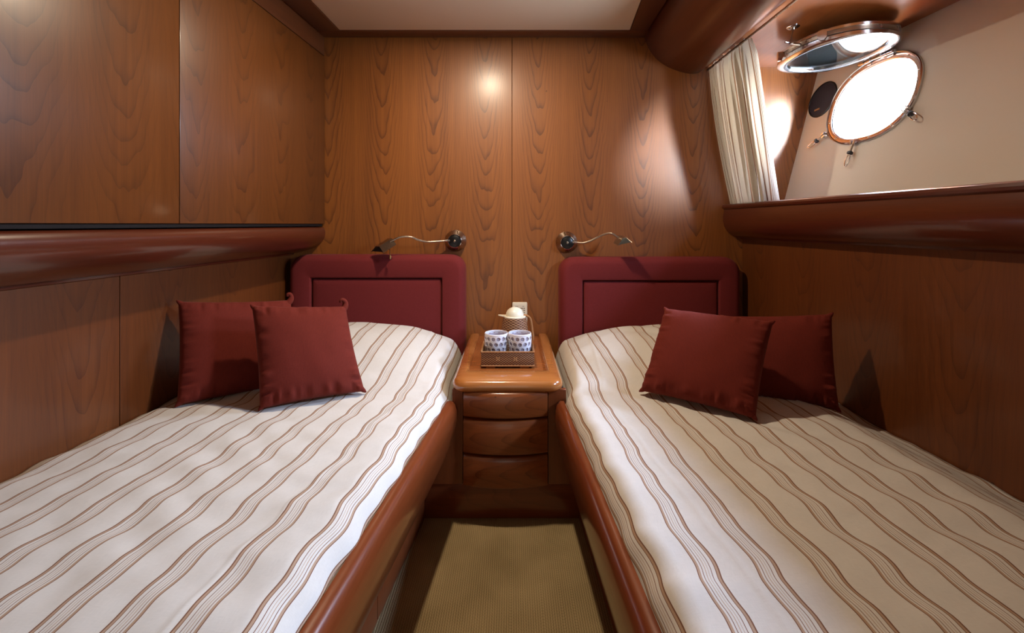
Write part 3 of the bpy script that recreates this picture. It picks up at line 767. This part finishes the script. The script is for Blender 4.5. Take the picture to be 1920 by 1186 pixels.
def tumbler(cx, cy, z0, label):
    g = empty('tumbler', (cx, cy, z0), label, 'tumbler', 'white openwork tumblers')
    zz = lambda t: z0+.108*t
    rad = lambda t: .0395+.0085*math.sin(min(1, t*1.15)*PI/2)-.0012*sm((t-.85)/.15)
    bm = BM(); NC, NR = 14, 4; K = 12
    def pt(th, t, ins): r = rad(t)-ins; return (cx+r*math.cos(th), cy+r*math.sin(th), zz(t))
    for rI in range(NR):
        for cI in range(NC):
            t0, t1 = .14+.80*rI/NR, .14+.80*(rI+1)/NR
            th0 = 2*PI*(cI+(.5 if rI % 2 else 0))/NC; th1 = th0+2*PI/NC
            rings = []
            for ins in (0, .003):
                o_, i_ = [], []
                for k in range(K):
                    a = 2*PI*(k+.5)/K; c, s_ = math.cos(a), math.sin(a); mx = max(abs(c), abs(s_))
                    o_.append(bm.verts.new(pt((th0+th1)/2+(th1-th0)/2*c/mx, (t0+t1)/2+(t1-t0)/2*s_/mx, ins)))
                    i_.append(bm.verts.new(pt((th0+th1)/2+(th1-th0)/2*.80*c, (t0+t1)/2+(t1-t0)/2*.74*s_, ins)))
                rings.append((o_, i_))
            for k in range(K):
                l = (k+1) % K
                bm.faces.new((rings[0][0][k], rings[0][0][l], rings[0][1][l], rings[0][1][k]))
                bm.faces.new((rings[1][0][l], rings[1][0][k], rings[1][1][k], rings[1][1][l]))
                bm.faces.new((rings[0][1][k], rings[0][1][l], rings[1][1][l], rings[1][1][k]))
    prof = [(rad(0)-.004, z0), (rad(0)-.001, z0+.002), (rad(.05), zz(.05)), (rad(.14), zz(.14)), (rad(.14)-.003, zz(.14)), (0.0, zz(.08))]
    lathe(bm, [(r, h-z0) for r, h in [(0, z0)]+prof], (cx, cy, z0), seg=48, caps=False)
    top = [(rad(.94), zz(.94)), (rad(.97)+.0005, zz(.97)), (rad(1), zz(.995)), (rad(1)-.0015, zz(1.003)), (rad(1)-.003, zz(.995)), (rad(.94)-.003, zz(.94))]
    lathe(bm, [(r, h-z0) for r, h in top], (cx, cy, z0), seg=48, caps=False)
    emit('openwork_shell', bm, M['porcelain'], g, angle=50)
    bm = BM(); lathe(bm, [(rad(t)-.0045, .108*t) for t in (.1, .3, .5, .7, .9)]+[(rad(.9)-.006, .108*.9), (rad(.5)-.006, .108*.5), (rad(.1)-.006, .108*.1)], (cx, cy, z0), seg=40, caps=False)
    emit('inner_glass', bm, M['liner'], g)
tumbler(-.0640, 1.851, TZ+.0125, 'left one of the two white openwork tumblers in the wicker tray')
tumbler(.0315, 1.851, TZ+.0125, 'right one of the two white openwork tumblers in the wicker tray, below the switch')

jc = Vector((.0125, 2.06, TZ))
jug = empty('wicker_jug', jc, 'wicker covered jug with domed cream lid behind the tumblers', 'jug')
bm = BM(); lathe(bm, [(0, 0), (.055, 0), (.060, .006), (.0625, .03), (.062, .06), (.059, .095), (.0535, .130), (.0515, .141), (0, .141)], jc, seg=40, caps=False); emit('body', bm, M['wicker_jug'], jug)
bm = BM(); lathe(bm, [(0, .141), (.0495, .141), (.050, .143), (.050, .1455), (.047, .148), (0, .149)], jc, seg=40, caps=False)
tipz = jc.z+.1475
loft(bm, [[(jc.x-.030, jc.y-w, tipz-.004), (jc.x-.030, jc.y+w, tipz-.004), (jc.x-.030, jc.y+w, tipz), (jc.x-.030, jc.y-w, tipz)] if k == 0 else
          [(jc.x-x, jc.y-w, z-.003), (jc.x-x, jc.y+w, z-.003), (jc.x-x, jc.y+w, z), (jc.x-x, jc.y-w, z)] for k, (x, w, z) in enumerate(((.03, .02, tipz), (.055, .016, tipz+.0015), (.068, .010, tipz+.003), (.075, .003, tipz+.004)))])
emit('spout_collar', bm, M['cream'], jug)
bm = BM(); lathe(bm, [(.0405, .148), (.0405, .153), (.038, .163), (.032, .173), (.022, .181), (.011, .1855), (.001, .1865)], jc, seg=36); emit('lid', bm, M['cream'], jug)
hp_ = spline([jc+Vector((.038, 0, .148)), jc+Vector((.058, -.004, .146)), jc+Vector((.072, -.006, .128)), jc+Vector((.078, -.008, .085)), jc+Vector((.082, -.01, .045)), jc+Vector((.066, -.006, .02))], 6)
bm = BM(); tube(bm, hp_, .0055, 8); emit('handle', bm, M['cane'], jug)

# switch plate on the wall
x0, x1, z1, z0 = (960.5-960)/F*YB, (988.5-960)/F*YB, H-(566-420)/F*YB, .535
sw = empty('switch_panel', ((x0+x1)/2, YB, z0), 'ivory wall switch plate with small grey markings behind the jug', 'switch')
bm = BM(); loops = []
for ins, d in ((0, 0), (0, .005), (.001, .007), (.003, .008)): loops.append([(x, YB-d, z) for x, z in rrect(x0+ins, x1-ins, z0+ins, z1-ins, .006, 4)])
loft(bm, loops); emit('plate', bm, M['plate'], sw)
bm = BM(); loft(bm, [[(x, YB-d, z) for x, z in rrect(x0+.009, x1-.009, z0+.012, z1-.010, .003, 3)] for d in (.006, .0092)]); emit('keypad', bm, M['cream'], sw)
for cx_, cz_, w_, h_ in ((.022, .020, .015, .0016), (.055, .020, .010, .0016), (.048, .030, .012, .003), (.060, .030, .006, .004), (.060, .040, .007, .004), (.048, .040, .008, .002), (.060, .051, .006, .003), (.022, .030, .010, .002)):
    bm = BM(); cxx = x0+cx_; czz = z1-cz_; box(bm, cxx-w_/2, cxx+w_/2, YB-.0098, YB-.009, czz-h_/2, czz+h_/2); emit('marking', bm, M['ink'], sw, smooth=False)

# ------------------------------------------------------------ reading lamps
def lamp(cu, cv, arm_pts, cap, ext, label, pull=False, s=1):
    c = P(cu, cv, YB)
    g = empty('reading_lamp', c, label, 'lamp', 'chrome wall reading lamps')
    bm = BM(); lathe(bm, [(.0, .0), (.053, .0), (.054, .004), (.050, .012), (.044, .026), (.037, .038), (.0345, .042), (.033, .042), (.032, .038), (0, .038)], c, (0, -1, 0), 40, False); emit('base', bm, M['nickel'], g)
    bm = BM(); lathe(bm, [(.0, .036), (.0305, .036), (.0305, .041), (.028, .043), (0, .0435)], c, (0, -1, 0), 36, False); dl = emit('dial', bm, M['black'], g)
    bm = BM(); lathe(bm, [(.0315, .040), (.0340, .040), (.0345, .044), (.032, .046), (.0310, .044)], c, (0, -1, 0), 36, False); emit('dial_ring', bm, M['chrome'], dl)
    bm = BM(); lathe(bm, [(.006, .043), (.0055, .048), (.002, .050)], c, (0, -1, 0), 14); emit('dial_knob', bm, M['nickel'], dl)
    bm = BM(); tube(bm, [c+Vector((.010*s, -.022, .040)), c+Vector((.015*s, -.026, .052)), c+Vector((.017*s, -.027, .058))], [.0026, .0026, .0038], 8); emit('toggle', bm, M['brass'], g)
    pts = spline([P(u, v, y) for u, v, y in arm_pts], 6)
    bm = BM(); tube(bm, pts, .0048, 10); emit('arm', bm, M['nickel'], g)
    bm = BM(); tube(bm, [pts[0]-(pts[1]-pts[0]).normalized()*.012, pts[0]+(pts[1]-pts[0]).normalized()*.012], .0068, 12); emit('arm_socket', bm, M['chrome'], g)
    q0 = [P(u, v, y) for u, v, y in cap]; q1 = [p_+Vector(ext) for p_ in q0]
    cen = sum(q0+q1, Vector())/8
    bm = BM()
    # hood: three plates + far end + near end, open underneath, 2 mm thick
    vo = [bm.verts.new(p_) for p_ in q0]; vo2 = [bm.verts.new(p_) for p_ in q1]
    for i in range(3): bm.faces.new((vo[i], vo[i+1], vo2[i+1], vo2[i]))
    bm.faces.new(vo2)
    o = emit('shade', bm, M['nickel'], g, smooth=False)
    md = o.modifiers.new('thickness', 'SOLIDIFY'); md.thickness = .002; md.offset = -1
    bm = BM(); ins = lambda p_: cen+(p_-cen)*.93
    e0 = [ins(q) for q in q0]; 
    loft(bm, [[q for q in e0], [q+Vector(ext)*.06 for q in e0]]); emit('end_plate', bm, M['black'], o, smooth=False)
    if pull:
        a = P(730.5, 466, 2.165); b = P(731.5, 478, 2.165)
        bm = BM(); tube(bm, [a, b], .0024, 8); pn = emit('pull_pin', bm, M['brass'], g)
        bm = BM(); tube(bm, [b, b+(P(731.8, 485, 2.165)-b)*.4, b+(P(731.8, 485, 2.165)-b)*.45, P(731.8, 485, 2.165)], [.0050, .0050, .0062, .0062], 12); emit('pull_knob', bm, M['brass'], pn)
lamp(854.5, 451, [(839, 451, 2.25), (820, 452.5, 2.235), (800, 453, 2.22), (784, 449.5, 2.205), (773, 444.8, 2.195), (762, 443.2, 2.19), (750, 444.4, 2.185), (738, 449.5, 2.18), (731, 453, 2.18)],
     [(696, 471.5, 2.20), (704, 461.3, 2.19), (711, 461.5, 2.165), (719, 473.5, 2.14)], tuple(P(743, 458, 2.17)-P(719, 473.5, 2.14)), 'chrome reading lamp above the left headboard, hood down with a small pull pin', True, 1)
lamp(1062, 454, [(1078, 454, 2.25), (1092, 455, 2.24), (1105, 452, 2.23), (1118.5, 445.7, 2.22), (1130, 440.2, 2.205), (1141, 437, 2.19), (1148.6, 438, 2.18), (1156, 443, 2.175), (1161, 447, 2.17)],
     [(1159, 460, 2.13), (1168, 445.5, 2.13), (1175, 445, 2.12), (1185.5, 454, 2.10)], tuple(P(1150, 455.5, 2.19)-P(1159, 460, 2.13)), 'chrome reading lamp above the right headboard, arm reaching right', False, -1)

# ------------------------------------------------------------ curtain
bm = BM(); uvl = bm.loops.layers.uv.new('UVMap'); NT, NH = 260, 40
folds = []
def fold(t, h):
    ph_ = 2*PI*(13*t+.9*math.sin(2.2*t*PI)-1.2*t*t)
    ph2 = 2*PI*(5.2*t**1.4)
    amp = lerp(.017, .011, h**4)*(.7+.6*t)
    return amp*math.sin(ph_+.5*math.sin(h*3))+.012*math.sin(ph2)*(.4+t), .55*amp*math.cos(ph_)*(.5+.5*math.sin(h*PI))
rows = []
for j in range(NH+1):
    h = j/NH; z = lerp(1.143, 1.838, h); row = []
    xb = lerp(1.103, .988, h)-.012*math.sin(h*PI)
    yr = lerp(1.955, 1.925, h)-.020*math.sin(h*PI)
    for i in range(NT+1):
        t = i/NT; y = lerp(2.2885, yr, t); dx, dy = fold(t, h)
        taper = 1-.45*math.exp(-((1-h)/.05)**2)
        row.append(bm.verts.new((xb+.012*t+dx*taper, y+dy*taper, z+(.003*math.sin(t*60) if j == NH else 0))))
    rows.append(row)
arc = [0]
mid = rows[NH//2]
for i in range(NT): arc.append(arc[-1]+(mid[i+1].co-mid[i].co).length*lerp(3.2, 1.0, sm((i/NT-.35)/.2)))
for j in range(NH):
    for i in range(NT):
        f = bm.faces.new((rows[j][i], rows[j][i+1], rows[j+1][i+1], rows[j+1][i]))
        for lp, (jj, ii) in zip(f.loops, ((j, i), (j, i+1), (j+1, i+1), (j+1, i))): lp[uvl].uv = (arc[ii]*1.0+.03, rows[jj][0].co.z)
cu = emit('curtain', bm, M['curtain'], None, origin=(1.1, 2.1, 1.145), angle=180)
tagit(cu, 'cream curtain with brown stripes gathered at the left end of the porthole recess', 'curtain')
bm = BM(); tube(bm, [(.985, YB-.002, 1.826), (.975, YR, 1.826)], .005, 8)
rod = emit('curtain_track', bm, M['nickel'], None, origin=(.985, 2.2, 1.826)); tagit(rod, 'thin curtain track running under the recess top behind the rounded beam', 'track')

# ------------------------------------------------------------ downlight fittings in the ceiling
for (x, y, e), lab in zip(LAMPS, ('round recessed downlight in the white ceiling panel, near the nightstand',)):
    g = empty('downlight', (x, y, 1.991), lab, 'downlight')
    bm = BM(); lathe(bm, [(.032, .0), (.045, .0), (.045, .003), (.040, .008), (.032, .009)], (x, y, 1.991), (0, 0, -1), 32, False)
    emit('trim_ring', bm, M['chrome'], g)
    bm = BM(); lathe(bm, [(.0, .002), (.031, .002), (.031, .005), (0, .005)], (x, y, 1.991), (0, 0, -1), 24, False); emit('lens', bm, M['lens'], g)

# daylight portal in the porthole opening (guides sampling only, adds no light)
from mathutils import Matrix
for PC in (PC1, PC2):
    pd = bpy.data.lights.new('porthole_portal', 'AREA'); po = bpy.data.objects.new('porthole_portal', pd); C.objects.link(po)
    pd.shape = 'ELLIPSE'; pd.size = .44; pd.size_y = .36; pd.cycles.is_portal = True
    po.location = HP(0, 0, .09)
    po.rotation_euler = Matrix((A, B, Nn)).transposed().to_euler()     # shines along local -Z, into the cabin
PC = PC1
